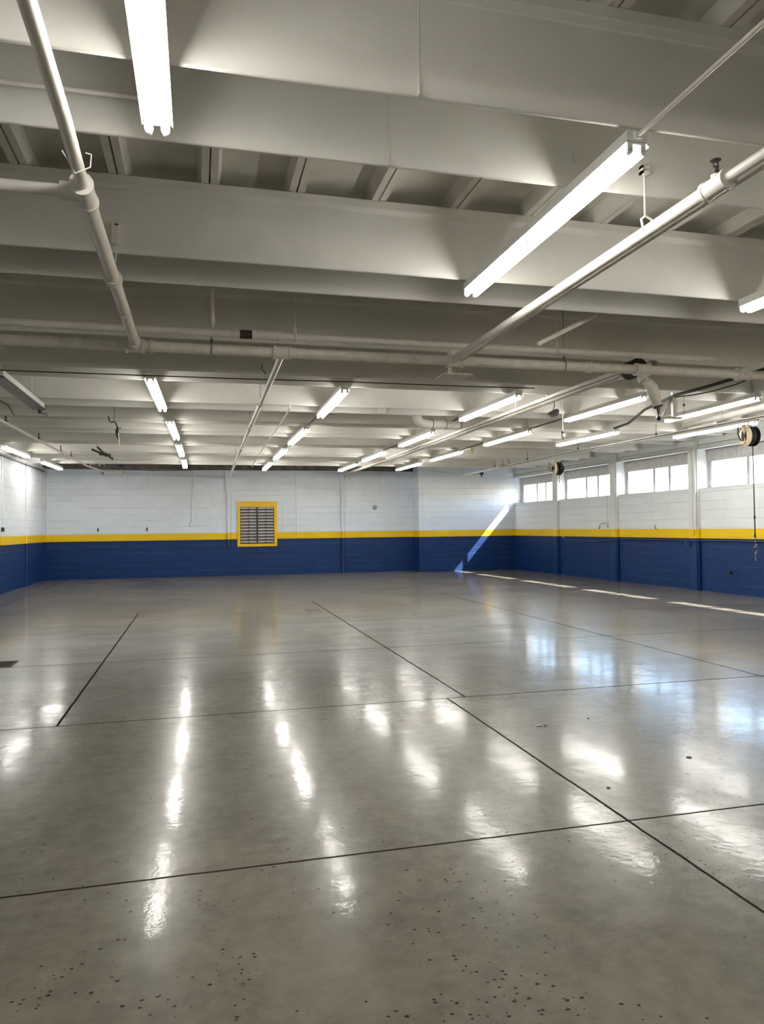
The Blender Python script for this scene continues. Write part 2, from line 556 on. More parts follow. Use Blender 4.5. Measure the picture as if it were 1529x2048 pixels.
MB().box(-2.95, -2.87, 24.37, 24.5, 3.29, 3.40).build('end_cap', M['grey'], u)

# ------------------------------------------------------------------ pipes
def pipe(name, label, path, r, mat='pipe', cat='pipe', group=None, seg=16):
    root = thing(name, label, cat, path[0], group)
    MB().tube(path, r, seg).build('pipe_run', M[mat], root)
    return root
def hanger(root, x, y, z, r, top=ZD, mat='pipe'):
    h = MB()
    h.cyl((x, y, z + r + .03), (x, y, top), .005, 8)
    h.ring((x, y, z), r + .006, .006, 'x' if root.get('runx') else 'y', 20)
    h.cbox((x, y, z + r + .02), .028, .028, .05)
    h.build('hanger', M[mat], root)
def fitting(root, a, b, r, mat='pipe', name='coupling'):
    a, b = Vector(a), Vector(b)
    d = (b - a)
    f = MB().tube([a, a + d * .12, a + d * .14, a + d * .86, a + d * .88, b], [r * 1.12, r * 1.12, r, r, r * 1.12, r * 1.12], 20)
    f.build(name, M[mat], root)

ym, zm = 7.02, 3.20
mp = pipe('sprinkler_main_pipe', 'thick painted main pipe crossing the hall below the shaded beam', [(XL, ym, zm), (xr(ym), ym, zm)], .050, 'pipe_dusty', seg=24)
mp['runx'] = 1
for x in (-.56, .79, 2.55, 4.72, 6.02):
    fitting(mp, (x - .085, ym, zm), (x + .085, ym, zm), .062, 'pipe_dusty', 'tee_fitting')
for x in (.13, 3.78):
    hanger(mp, x, ym, zm, .05, ZD, 'grey')
fitting(mp, (4.05, ym, zm), (4.10, ym, zm), .054, 'pipe_dusty')
fitting(mp, (-.42, ym, zm), (-.39, ym, zm), .058, 'pipe_dusty')

yu, zu = 6.80, 3.30
up = pipe('gas_cross_pipe', 'thinner painted pipe running across just above the thick main pipe', [(XL, yu, zu), (5.50, yu, zu)], .034, 'pipe', seg=20)
up['runx'] = 1
fitting(up, (.49, yu, zu), (.76, yu, zu), .043, 'pipe', 'sleeve')
MB().tube([(.38, yu, zu), (.49, yu, zu)], .040, 16).build('rusty_joint', M['rust'], up)['label'] = 'dark rusty joint on the pipe'
fitting(up, (.24, yu, zu), (.31, yu, zu), .038)
hanger(up, .89, yu, zu, .034)
hanger(up, 3.58, yu, zu, .034)
h = MB()
h.cyl((.135, yu, zu + .10), (.135, yu, 3.70), .018, 12)
h.cyl((.135, yu, zu), (.135, yu, zu + .10), .013, 10)
h.cyl((.135, yu, zu + .085), (.135, yu, zu + .13), .024, 12)
h.build('drop_stem', M['pipe'], up)
MB().tube([(5.49, yu, zu), (5.54, yu, zu)], .040, 14).build('end_cap', M['pipe'], up)

lb = pipe('sprinkler_branch_pipe', 'white branch pipe running away from the camera to the main pipe, upper left', [(-.55, ym, 3.21), (-.548, 3.95, 3.21)], .043, seg=24)
MB().tube([(-.548, 3.95, 3.21), (-.53, 3.2, 3.21), (-.49, -3, 3.21)], .031, 20).build('thin_section', M['pipe'], lb)
fitting(lb, (-.549, 3.80, 3.21), (-.549, 4.02, 3.21), .052, 'pipe', 'tee_fitting')
MB().tube([(-.549, 3.90, 3.21), (-.66, 3.90, 3.21)], .046, 20).build('tee_outlet', M['pipe'], lb)
fitting(lb, (-.551, 5.15, 3.21), (-.551, 5.24, 3.21), .052)
fitting(lb, (-.551, 5.95, 3.21), (-.551, 5.98, 3.21), .0445)
fitting(lb, (-.551, ym - .14, 3.21), (-.551, ym - .045, 3.21), .053)
h = MB()
h.tube([(-.551, 5.2, 3.262), (-.535, 5.22, 3.36), (-.54, 5.255, 3.46)], .005, 6)
h.ring((-.551, 5.2, 3.21), .055, .005, 'y')
h.box(-.565, -.52, 5.235, 5.268, 3.46, 3.60)
h.cbox((-.52, 5.25, 3.60), .05, .03, .02)
h.build('hanger', M['pipe'], lb)
h = MB().tube([(-.60, 3.58, 3.255), (-.545, 3.60, 3.165), (-.48, 3.60, 3.20), (-.475, 3.60, 3.26), (-.50, 3.6, 3.265)], .0035, 6)
h.build('wire_tie', M['pipe'], lb)
sp = pipe('side_branch_pipe', 'white side pipe leaving the tee of the upper left branch pipe towards the left', [(-.66, 3.90, 3.21), (XL, 3.90, 3.21)], .030, seg=20)
tp = pipe('thin_conduit', 'thin white conduit crossing behind the upper left branch pipe along the second beam', [(XL, 3.62, 3.525), (-.24, 3.62, 3.57), (-.12, 3.64, 3.57)], .012)

rb = pipe('sprinkler_branch_pipe', 'long white branch pipe with upright sprinkler head, slanting across the upper right', [(2.52, ym, 3.20), (2.535, 3.1, 3.20)], .037, seg=24)
MB().tube([(2.535, 3.1, 3.20), (2.53, -3, 3.20)], .027, 20).build('thin_section', M['pipe'], rb)
fitting(rb, (2.535, 3.02, 3.20), (2.535, 3.19, 3.20), .046, 'pipe', 'tee_fitting')
MB().lathe((2.535, 3.11, 3.20), [(.026, .02), (.026, .055), (.02, .058)], 'z', 18).build('head_boss', M['pipe'], rb)
hh = MB().lathe((2.535, 3.11, 3.255), [(.012, 0), (.017, .004), (.017, .018), (.013, .022), (.013, .03), (.016, .034), (.012, .044)], 'z', 14)
hh.tube([(2.523, 3.11, 3.29), (2.519, 3.11, 3.31), (2.535, 3.11, 3.328)], .004, 6)
hh.tube([(2.547, 3.11, 3.29), (2.551, 3.11, 3.31), (2.535, 3.11, 3.328)], .004, 6)
hh.lathe((2.535, 3.11, 3.326), [(.006, 0), (.026, .002), (.026, .005), (.004, .008)], 'z', 20)
hh.build('sprinkler_head', M['iron'], rb)['label'] = 'dark upright sprinkler head'
MB().tube([(2.60, ym - .05, 3.185), (2.60, -3, 3.185)], .010, 10).build('conduit', M['pipe'], rb)
h = MB()
h.tube([(2.50, 3.66, 3.27), (2.50, 3.66, 3.52)], .0055, 8)
h.tube([(2.50, 3.66, 3.275), (2.475, 3.66, 3.255), (2.488, 3.66, 3.19)], .007, 6)
h.tube([(2.50, 3.66, 3.275), (2.54, 3.66, 3.26), (2.572, 3.66, 3.21)], .007, 6)
h.box(2.475, 2.525, 3.64, 3.674, 3.515, 3.53)
h.box(2.475, 2.525, 3.64, 3.674, 3.545, 3.56)
h.box(2.475, 2.485, 3.64, 3.674, 3.515, 3.56)
h.build('hanger', M['pipe'], rb)
br = MB().box(2.50, 2.82, 7.2, 7.50, 3.105, 3.115)
br.box(2.63, 2.73, 7.32, 7.45, 3.115, 3.42)
br.build('support_bracket', M['pipe_dusty'], rb)

cp = pipe('sprinkler_branch_pipe', 'white branch pipe running from the main pipe towards the yellow vent', [(.79, ym, 3.19), (.80, 7.6, 3.19), (.84, 12, 3.20), (.97, 23.2, 3.20), (.97, 24.35, 3.25)], .031)
for y in (9.75, 12.1, 15.25, 18.3):
    x = .80 + (y - 7.6) * .0108
    fitting(cp, (x, y, 3.20), (x + .001, y + .08, 3.20), .040)
    hanger(cp, x, y + .2, 3.20, .031, ZD, 'grey')
MB().tube([(.73, 8.1, 3.22), (.71, 8.35, 3.33), (.73, 8.5, 3.42)], .006, 6).build('hook', M['iron'], cp)

dp = pipe('double_pipe', 'pair of heavy cream pipes running from the main pipe towards the braced pole', [(4.93, 7.12, 3.24), (5.0, 7.2, 3.31), (5.07, 7.35, 3.352), (5.05, 8.7, 3.355), (5.04, 10.5, 3.355), (5.05, 14.4, 3.355), (5.0, 19.0, 3.355), (4.85, 23.8, 3.355), (4.83, 24.35, 3.35)], .046, 'pipe_cream', seg=20)
MB().tube([(4.985, 7.6, 3.372), (4.965, 8.7, 3.375), (4.955, 10.5, 3.375), (4.965, 14.4, 3.375), (4.92, 19, 3.375)], .028, 16).build('upper_pipe', M['pipe_dusty'], dp)
for y in (7.9, 9.9, 11.0, 13.7, 16.0):
    h = MB()
    h.ring((5.05, y, 3.355), .050, .007, 'y', 18)
    h.box(5.03, 5.06, y - .01, y + .01, 3.4, ZD)
    h.build('hanger', M['pipe'], dp)

rp = pipe('sprinkler_branch_pipe', 'cream branch pipe leaving the main pipe at the right edge of the view', [(6.02, ym, 3.23), (5.98, 6.2, 3.25), (5.9, 2, 3.27), (5.85, -3, 3.28)], .032)
fitting(rp, (6.02, ym - .12, 3.23), (6.015, ym - .03, 3.23), .045)
h = MB()
h.tube([(5.99, 6.45, 3.28), (5.99, 6.45, 3.44)], .010, 8)
h.cbox((5.99, 6.45, 3.47), .045, .03, .045)
h.build('hanger', M['iron'], rp)
lp = pipe('sprinkler_branch_pipe', 'thin white pipe under the beams towards the far left corner', [(-3.12, ym, 3.30), (-3.05, 14.1, 3.30), (-2.95, 21.5, 3.30), (-2.75, 24.3, 3.34)], .024)
for y in (13.1, 15.5, 17.7, 19.0):
    h = MB()
    h.cyl((-3.06 + (y - 13) * .012, y, 3.32), (-3.06 + (y - 13) * .012, y, 3.44), .012, 8)
    h.cbox((-3.06 + (y - 13) * .012, y, 3.33), .05, .05, .03)
    h.build('hanger', M['iron'], lp)
wp = pipe('window_side_pipe', 'long cream pipe running parallel to the windows towards the far corner', [(9.08, 9.2, 3.27), (8.92, 12.6, 3.27), (8.70, 16, 3.27), (8.62, 20, 3.24), (8.50, 22.7, 3.22)], .028)
MB().tube([(9.04, 9.2, 3.262), (8.88, 12.6, 3.262), (8.66, 16, 3.262), (8.58, 20, 3.232)], .008, 8).build('cable', M['iron'], wp)
h = MB()
for y, x in ((12.8, 8.9), (15.6, 8.73), (18.2, 8.66), (20.3, 8.6)):
    h.cyl((x, y, 3.27), (x, y, ZB + .1), .006, 6)
    h.cbox((x, y, 3.32), .03, .04, .05)
h.build('hanger', M['iron'], wp)
bp = pipe('capped_vent_pipe', 'thick cream pipe with a capped end above the near hose reel', [(8.90, 11.8, 3.36), (8.66, 9.2, 3.35), (8.5, 7.3, 3.35)], .058, seg=20)
MB().tube([(8.902, 11.82, 3.36), (8.908, 11.9, 3.36)], .062, 20).build('end_cap', M['pipe'], bp)
h = MB().ring((8.8, 10.7, 3.36), .064, .007, 'y', 20)
h.box(8.78, 8.82, 10.69, 10.71, 3.42, ZD)
h.build('hanger', M['pipe'], bp)
MB().tube([(8.78, 10.8, 3.40), (8.80, 11.1, 3.32), (8.79, 11.3, 3.27)], .016, 8).build('loose_strap', M['fixture'], bp)

dd = thing('short_duct', 'short thick white duct with an upturned elbow hanging across the beams', 'duct', (4.3, 12.2, 3.31))
MB().tube([(3.86, 12.2, 3.31), (4.50, 12.2, 3.31)], .078, 24).build('duct_body', M['pipe'], dd)
MB().tube([(3.90, 12.2, 3.31), (3.80, 12.2, 3.325), (3.735, 12.2, 3.38), (3.72, 12.2, 3.46)], .082, 20).build('elbow', M['pipe'], dd)
for x in (4.0, 4.25):
    MB().ring((x, 12.2, 3.31), .080, .008, 'x', 22).build('clamp', M['grey'], dd)
MB().tube([(4.50, 12.2, 3.31), (4.54, 12.2, 3.31)], .06, 18).build('end_cap', M['grey'], dd)
h = MB()
h.cyl((4.25, 12.2, 3.39), (4.25, 12.2, ZD), .005, 6)
h.cyl((3.95, 12.2, 3.39), (3.95, 12.2, ZD), .005, 6)
h.build('hanger', M['grey'], dd)

# drain elbow with tapered outlet below the main pipe
de = thing('drain_outlet', 'jointed white elbow with tapered outlet and dark nozzle under the main pipe', 'pipe', (4.72, 6.95, 3.2))
MB().tube([(4.72, 7.02, 3.16), (4.70, 6.98, 3.09), (4.70, 6.96, 3.05)], [.052, .058, .05], 20).build('elbow', M['pipe_dusty'], de)
MB().tube([(4.69, 6.94, 3.06), (4.74, 6.94, 3.04), (4.785, 6.94, 2.995), (4.80, 6.94, 2.95), (4.85, 6.94, 2.80)], [.035, .054, .060, .062, .048], 20).build('tapered_outlet', M['pipe_dusty'], de)
MB().tube([(4.85, 6.94, 2.80), (4.859, 6.94, 2.775)], .050, 18).build('collar', M['iron'], de)
n_ = MB()
n_.tube([(4.845, 6.94, 2.775), (4.855, 6.94, 2.72), (4.86, 6.94, 2.69)], [.012, .008, .008], 8)
n_.tube([(4.875, 6.94, 2.775), (4.868, 6.94, 2.71)], .006, 8)
n_.lathe((4.862, 6.94, 2.655), [(.004, -.024), (.018, -.018), (.025, 0), (.018, .018), (.004, .03)], 'z', 14)
n_.build('nozzle', M['iron'], de)
MB().tube([(4.74, 7.10, 3.245), (4.74, 7.30, 3.245)], .105, 28).build('dark_hole_disc', M['dark'], de)  # solid black disc standing in for the shaded hole behind the tee

# ------------------------------------------------------------------ thin conduits and cables
for row, pts, lab in (('b', [(1.93, 11.76), (1.95, 13.4)], 0), ):
    pass
def conduit(name, label, path, r=.010, mat='pipe', cat='conduit'):
    o = MB().tube(path, r, 8).build(name, M[mat])
    return tag(o, label, cat)
conduit('light_conduit', 'thin white conduit leaving the near end of the tandem strip light', [(2.075, 3.08, 3.385), (2.075, .17, 3.385)], .011)
conduit('light_conduit', 'thin conduit linking the first and second strip lights beside the vent-side pipe', [(1.93, 11.76, 3.385), (1.945, 13.4, 3.385)], .010, 'iron')
conduit('light_conduit', 'thin conduit linking the second and third strip lights beside the vent-side pipe', [(1.945, 15.66, 3.385), (1.945, 16.8, 3.385)], .010, 'iron')
conduit('light_conduit', 'dark conduit between first and second strip lights left of the double pipe', [(4.38, 11.72, 3.385), (4.41, 13.4, 3.385)], .013, 'iron')
conduit('light_conduit', 'dark conduit between second and third strip lights left of the double pipe', [(4.39, 15.67, 3.385), (4.37, 17.0, 3.385)], .013, 'iron')
conduit('light_conduit', 'grey conduit between first and second strip lights right of the double pipe', [(6.21, 11.47, 3.385), (6.235, 12.95, 3.385)], .016, 'grey')
conduit('light_conduit', 'grey conduit between second and third strip lights right of the double pipe', [(6.22, 15.22, 3.385), (6.21, 16.7, 3.385)], .013, 'iron')
conduit('overhead_cable', 'thin dark cable strung across the hall in front of the far light rows', [(XL, 9.0, 3.345), (-2.05, 9.0, 3.33), (.3, 9.0, 3.335), (1.9, 9.0, 3.35), (3.5, 9.0, 3.35), (4.4, 9.0, 3.36)], .007, 'iron', 'cable')
conduit('sagging_conduit', 'thin bent conduit sagging under the beams right of the vent-side pipe', [(1.33, 10.85, 3.36), (1.34, 10.9, 3.31), (1.36, 12.5, 3.29), (1.385, 15.0, 3.31), (1.42, 17.5, 3.31), (1.5, 21.2, 3.31)], .012)
conduit('black_cable_bundle', 'bundle of black cables slanting down from the main pipe towards the windows', [(6.60, 7.3, 3.36), (6.44, 7.7, 3.30), (6.43, 8.2, 3.29), (6.44, 8.8, 3.30), (6.9, 10.2, 3.34), (7.5, 11.6, 3.33), (7.65, 12.3, 3.34)], .022, 'dark', 'cable')
conduit('loose_black_cable', 'single loose black cable drooping below the black cable bundle', [(6.65, 7.35, 3.33), (6.55, 7.75, 3.25), (6.46, 8.1, 3.22), (6.5, 8.5, 3.25), (6.46, 8.85, 3.28)], .008, 'dark', 'cable')
conduit('sloping_strut', 'white sloping strut hung above the cross pipes, right of the long branch pipe', [(3.12, 6.3, 3.22), (3.73, 6.28, 3.53)], .022, 'pipe', 'strut')
vb = thing('ceiling_brace', 'white V-shaped strut bracket hanging behind the black cables', 'bracket', (6.8, 9.3, 3.1))
MB().tube([(6.79, 9.35, 3.40), (6.60, 9.35, 3.07)], .014, 8).build('diagonal_strut', M['grey'], vb)
MB().box(6.77, 6.83, 9.32, 9.36, 3.09, 3.45).build('upright', M['pipe'], vb)
MB().box(6.52, 6.92, 9.31, 9.37, 3.055, 3.085).build('foot_plate', M['pipe'], vb)
fx = thing('pull_switch', 'small round ball pull hanging by a wire beside the V-shaped bracket', 'switch', (6.94, 9.3, 3.27))
MB().lathe((6.94, 9.3, 3.26), [(.004, -.02), (.017, -.012), (.02, 0), (.017, .012), (.004, .02)], 'z', 12).build('ball', M['iron'], fx)
MB().cyl((6.94, 9.3, 3.24), (6.935, 9.3, 3.10), .003, 6).build('wire', M['iron'], fx)
MB().cyl((6.94, 9.3, 3.27), (6.94, 9.3, ZD), .003, 6).build('hanger', M['iron'], fx)

jb = 0
for (x, y, z), lab in (((3.0, 11.88, 3.335), 'square junction box on a far beam, the nearer of two between the light rows'), ((3.0, 15.1, 3.335), 'square junction box on a far beam, the farther of two between the light rows')):
    r = thing('junction_box', lab, 'box', (x, y, z + .14), 'square junction boxes on the beams')
    zc = z + .145
    MB().box(x - .075, x + .075, y - .035, y, zc - .06, zc + .07).build('box_body', M['pipe_dusty'], r, .004)
    MB().box(x - .05, x + .05, y - .039, y - .035, zc - .04, zc + .05).build('cover_plate', M['beam'], r)

# dangling cable, dark bracket bundle and white tangle at the left
dk = thing('dangling_cable', 'black cable loop with a pointed end dangling from a beam at the left', 'cable', (-1.36, 12.9, 3.3))
MB().tube([(-1.45, 12.95, 3.42), (-1.43, 12.85, 3.335), (-1.39, 12.8, 3.30), (-1.345, 12.8, 3.32), (-1.33, 12.8, 3.30), (-1.29, 12.8, 3.22), (-1.285, 12.8, 3.13)], .010, 8).build('cable', M['dark'], dk)
MB().tube([(-1.30, 12.8, 3.23), (-1.31, 12.8, 3.16), (-1.30, 12.8, 3.08), (-1.285, 12.8, 3.02)], [.008, .02, .018, .005], 10).build('plug', M['dark'], dk)
MB().tube([(-1.285, 12.8, 3.14), (-1.272, 12.8, 2.98), (-1.262, 12.8, 2.88)], [.009, .010, .002], 8).build('pale_tip', M['fixture'], dk)
MB().tube([(-1.29, 12.8, 3.20), (-1.255, 12.8, 3.20), (-1.25, 12.8, 3.23)], .008, 6).build('hook', M['iron'], dk)
MB().cyl((-1.345, 12.8, 3.32), (-1.345, 12.8, ZD), .004, 6).build('hanger', M['iron'], dk)
hb = thing('folded_hoist_bracket', 'dark folded metal bracket hanging under the far beams at the left', 'bracket', (-2.1, 17.5, 3.3))
for (a, b) in (((-2.32, 17.5, 3.35), (-2.0, 17.5, 3.20)), ((-2.20, 17.46, 3.40), (-2.02, 17.46, 3.22)), ((-2.05, 17.54, 3.27), (-1.87, 17.54, 3.13))):
    MB().tube([a, b], .028, 6).build('arm', M['iron'], hb)
MB().box(-2.16, -1.92, 17.44, 17.58, 3.22, 3.245).build('plate', M['dark'], hb)
MB().cyl((-2.20, 17.46, 3.38), (-2.20, 17.46, ZD), .006, 6).build('hanger', M['iron'], hb)
wt = thing('wire_tangle', 'tangle of white wires hanging near the back wall at the left', 'wires', (-2.7, 21.2, 3.35))
mb = MB()
px = -2.97
pts = [(-2.86, 21.2, 3.34)]
for k in range(16):
    pts.append((-2.86 + k * .024, 21.2 + random.uniform(-.1, .1), 3.36 + random.uniform(-.07, .07)))
mb.tube(pts, .009, 6)
mb.tube([(-2.6, 21.2, 3.40), (-2.5, 21.2, 3.33), (-2.46, 21.2, 3.28)], .010, 6)
mb.cyl((-2.75, 21.22, 3.36), (-2.75, 21.22, ZD), .005, 6)
wt2 = mb.build('wire', M['pipe'], wt)
for (x, z, w), lab in (((-2.56, 3.66, .12), 'small dark plate on the sooty strip above the back wall, upper one'), ((-2.36, 3.55, .14), 'small dark plate on the sooty strip above the back wall, lower one')):
    o = MB().cbox((x, 24.32, z), w, .06, .07).build('mounting_plate', M['dark'], None, .004)
    tag(o, lab, 'plate', 'dark plates over the back wall')
ab = thing('metal_arm', 'bent dark grey metal arm at the left edge below the unlit channel', 'bracket', (-2.75, 11.5, 3.35))
MB().tube([(-3.1, 11.5, 3.43), (-2.78, 11.5, 3.40), (-2.66, 11.5, 3.34), (-2.57, 11.5, 3.19)], .016, 8).build('arm', M['grey'], ab)
MB().cyl((-2.9, 11.5, 3.41), (-2.9, 11.5, ZD), .006, 6).build('hanger', M['iron'], ab)

# dark spotlight pair, pull cord, small box, ring coil
sl = thing('spot_lamp', 'dark double emergency spot lamp clamped below the double pipe', 'lamp', (5.4, 10.4, 3.3))
MB().tube([(5.31, 10.4, 3.25), (5.41, 10.4, 3.29)], [.018, .03], 12).build('lamp_head', M['iron'], sl)
MB().tube([(5.33, 10.35, 3.21), (5.43, 10.35, 3.25)], [.018, .03], 12).build('lamp_head', M['iron'], sl)
MB().lathe((5.46, 10.4, 3.29), [(.01, -.045), (.04, -.03), (.05, 0), (.04, .03), (.01, .045)], 'z', 14).build('battery_body', M['iron'], sl)
MB().tube([(5.40, 10.4, 3.31), (5.42, 10.4, 3.36), (5.43, 10.4, ZB + .1), (5.43, 10.4, ZD)], .008, 8).build('stem', M['iron'], sl)
pc = thing('weighted_pull_chain', 'weighted pull cord with a grey box hanging under the beams near the double pipe', 'cord', (5.94, 11.1, 3.3))
MB().cyl((5.935, 11.1, 3.08), (5.935, 11.1, ZD), .007, 8).build('cord', M['pipe'], pc)
MB().cbox((5.945, 11.1, 3.01), .07, .06, .075).build('weight', M['grey'], pc, .012)
MB().lathe((5.938, 11.1, 3.065), [(.012, -.02), (.03, -.014), (.026, .012), (.01, .03)], 'z', 12).build('clip', M['dark'], pc)
MB().cyl((5.935, 11.1, 2.94), (5.935, 11.1, 2.98), .012, 8).build('tip', M['iron'], pc)
sb = thing('sensor_box', 'small cream box between the third and second lights right of the double pipe', 'box', (6.23, 16.0, 3.27))
MB().cbox((6.21, 16.0, 3.28), .09, .09, .10).build('box_body', M['reel'], sb, .006)
MB().cbox((6.29, 16.0, 3.28), .05, .06, .08).build('side_terminal', M['fixture'], sb, .004)
MB().cyl((6.21, 16.0, 3.33), (6.21, 16.0, 3.37), .012, 8).build('stem', M['grey'], sb)
rc = thing('coiled_cord', 'coil of pale cord hanging by the far corner of the windows', 'cord', (8.65, 19.7, 3.3))
for k in range(4):
    MB().ring((8.64 + k * .012, 19.72 + k * .01, 3.28 + k * .008), .11 - k * .008, .009, 'z', 20).build('loop', M['fixture'] if k % 2 else M['iron'], rc)
MB().tube([(8.80, 19.7, 3.30), (8.79, 19.7, 3.40), (8.74, 19.7, 3.48)], .010, 6).build('hook', M['iron'], rc)
mb = MB().tube([(8.60, 19.7, 3.28), (8.60, 19.7, ZD)], .004, 6)
for k in range(5):
    mb.ring((8.60, 19.7, 3.32 + k * .045), .018, .005, 'y' if k % 2 else 'x', 10)
mb.build('chain', M['grey'], rc)
cam_ = thing('security_camera', 'small black camera hanging in front of the projecting white wall', 'camera', (9.06, 22.5, 3.24))
MB().cbox((9.06, 22.5, 3.26), .10, .12, .07).build('body', M['dark'], cam_, .01)
MB().cyl((9.06, 22.5, 3.23), (9.06, 22.5, 3.16), .024, 12).build('lens_barrel', M['dark'], cam_)
MB().cyl((9.06, 22.5, 3.29), (9.06, 22.5, ZD), .008, 8).build('stem', M['grey'], cam_)
m = MB()
m.tube([(8.50, 22.7, 3.22), (8.44, 22.7, ZD)], .006, 6)
m.tube([(8.50, 22.7, 3.22), (7.6, 22.95, 3.36), (7.5, 23.0, 3.40)], .006, 6)
m.build('end_stay', M['grey'], wp)

# ------------------------------------------------------------------ hose reels
def hose_reel(c, k, label, tail):
    x, y, z = c
    r = thing('hose_reel', label, 'hose reel', (x, y, z + .17 * k), 'spring hose reels on the ceiling')
    ax = Vector((1, -.12, 0)).normalized()
    def seg(a, b):
        return [tuple(Vector(c) + ax * a), tuple(Vector(c) + ax * b)]
    def disc(prof, seg_=28):
        m = MB()
        m.tube([tuple(Vector(c) + ax * h) for q, h in prof], [q for q, h in prof], seg_)
        return m
    disc([(.10 * k, -.07 * k), (.15 * k, -.066 * k), (.178 * k, -.05 * k), (.17 * k, -.035 * k), (.06 * k, -.03 * k)]).build('side_plate', M['reel'], r)
    disc([(.05 * k, -.03 * k), (.05 * k, .05 * k)]).build('hub', M['reel'], r)
    disc([(.165 * k, .05 * k), (.18 * k, .045 * k), (.18 * k, .115 * k), (.14 * k, .125 * k)]).build('spool', M['dark'], r)
    disc([(.10 * k, -.03 * k), (.135 * k, -.02 * k), (.135 * k, .045 * k), (.1 * k, .05 * k)]).build('wound_hose', M['iron'], r)
    m = MB()
    b0 = Vector(c) + ax * (-.085 * k)
    m.box(b0.x - .02 * k, b0.x + .02 * k, b0.y - .035 * k, b0.y + .035 * k, z - .13 * k, z + .20 * k)
    m.box(b0.x - .02 * k, b0.x + .16 * k, b0.y - .035 * k, b0.y + .035 * k, z + .19 * k, z + .205 * k)
    m.cyl((x, y, z + .2 * k), (x, y, ZD), .012, 8)
    m.build('bracket', M['reel'], r, .003)
    MB().tube([(x - .21 * k, y, z + .17 * k), (x - .22 * k, y, z + .05 * k), (x - .17 * k, y, z - .07 * k), (x - .11 * k, y, z - .07 * k), (x - .09 * k, y - .03, z + .05 * k), (x - .08 * k, y - .03, z + .07 * k)], .011 * k, 8).build('feed_hose', M['dark'], r)
    h0 = Vector(c) + ax * (.08 * k)
    m = MB()
    m.tube([(h0.x, h0.y, z - .17 * k), (h0.x, h0.y, z - .4 * k), (h0.x + .008, h0.y, tail)], .010 * k, 8)
    m.build('hose', M['dark'], r)
    return r, h0
r_, h0 = hose_reel((9.52, 11.0, 3.06), 1.0, 'hose reel with a long hanging hose, in front of the nearest window', 1.28)
m = MB()
for zz_, q in ((1.62, .016), (1.28, .018)):
    m.cyl((h0.x + .006, h0.y, zz_ - .03), (h0.x + .006, h0.y, zz_ + .03), q, 10)
m.cyl((h0.x + .008, h0.y, .98), (h0.x + .008, h0.y, 1.30), .013, 10)
m.build('hose_grip', M['dark'], r_)
m = MB()
for zz_, dx, q in ((1.245, 0, .02), (1.19, 0, .012), (1.13, .012, .024), (1.09, -.008, .022), (1.02, .012, .018), (.985, 0, .018), (.86, 0, .014)):
    m.cyl((h0.x + .008 + dx, h0.y - .004, zz_ - .014), (h0.x + .008 + dx, h0.y - .004, zz_ + .014), q, 12)
m.tube([(h0.x + .01, h0.y, 1.03), (h0.x + .045, h0.y, 1.0), (h0.x + .05, h0.y, .985)], .010, 8)
m.cyl((h0.x + .008, h0.y, .85), (h0.x + .008, h0.y, 1.0), .008, 8)
m.build('brass_coupling', M['steel'], r_)
hose_reel((8.85, 16.92, 2.96), .92, 'hose reel with a short hose end, hanging before the farther windows', 2.66)

# ------------------------------------------------------------------ window wall parts
WB_ = [('farthest window', 1), ('second window from the far corner', 2), ('third window from the far corner', 3), ('window behind the near hose reel', 4)]
for i, (a, b) in enumerate(wins):
    o0 = .225
    L = b - a
    f = MB(RW)
    f.box(a, b, o0 - .01, o0 + .03, 2.31, 2.345)
    f.box(a, b, o0 - .02, o0 + .03, 2.93, 2.97)
    f.box(a, a + .05, o0 - .01, o0 + .03, 2.345, 2.93)
    st = .28 if i == 0 else .15  # first stile widened so its shadow trims the sun patch
    f.box(a + .05, a + st - .04, o0 + .012, o0 + .03, 2.345, 2.93)
    f.box(a + st - .04, a + st, o0 - .005, o0 + .03, 2.345, 2.93)
    f.box(b - .055, b, o0 - .01, o0 + .03, 2.345, 2.93)
    w = struct('window_%d' % (i + 1), f, M['winframe'], ('%s in the block wall' % WB_[i][0]) if i < 4 else 'window beyond the view')
    for q in (1.24, 1.84):
        mm = MB(RW)
        mm.box(a + q - .045, a + q - .017, o0, o0 + .035, 2.345, 2.93)
        mm.box(a + q + .017, a + q + .045, o0, o0 + .035, 2.345, 2.93)
        mm.box(a + q - .017, a + q + .017, o0 + .012, o0 + .03, 2.345, 2.93)
        mm.build('mullion', M['winframe'], w)
    q = MB(RW)
    for p0, p1 in ((st, 1.195), (1.285, 1.795), (1.885, L - .055)):
        q.box(a + p0, a + p1, o0 + .018, o0 + .022, 2.345, 2.93)
    q.build('window_pane', M['glass'], w)
    q = MB(RW)
    n = 3
    for k in range(n):
        q.box(a + k * L / n + .004, a + (k + 1) * L / n - .004, .19, .27, 2.971, 3.2)
    q.box(a, b, .225, .27, 2.971, 3.46)
    q.build('window_head_panel', M['winframe'], w)
    q = MB(RW)
    q.box(a, b, -.012, o0 - .012, 2.31, 2.322)
    q.build('window_sill', M['wallwhite'], w)

cl = ['painted steel column in the window wall nearest the far corner', 'painted steel column between the second and third windows from the corner', 'painted steel column with a looped conduit, left of the nearest window']
for i, (a, b) in enumerate(piers[1:8]):
    q = MB(RW)
    q.box(a - .01, b + .01, -.06, 0, 0, 3.415)
    q.box(a + .03, b - .03, -.08, -.06, 0, 3.415)
    o = q.build('wall_column', M['column'], None, .008)
    tag(o, cl[i] if i < 3 else 'painted steel column further along the window wall', 'column', 'painted columns of the window wall' if i < 3 else 'painted columns beyond the near window')

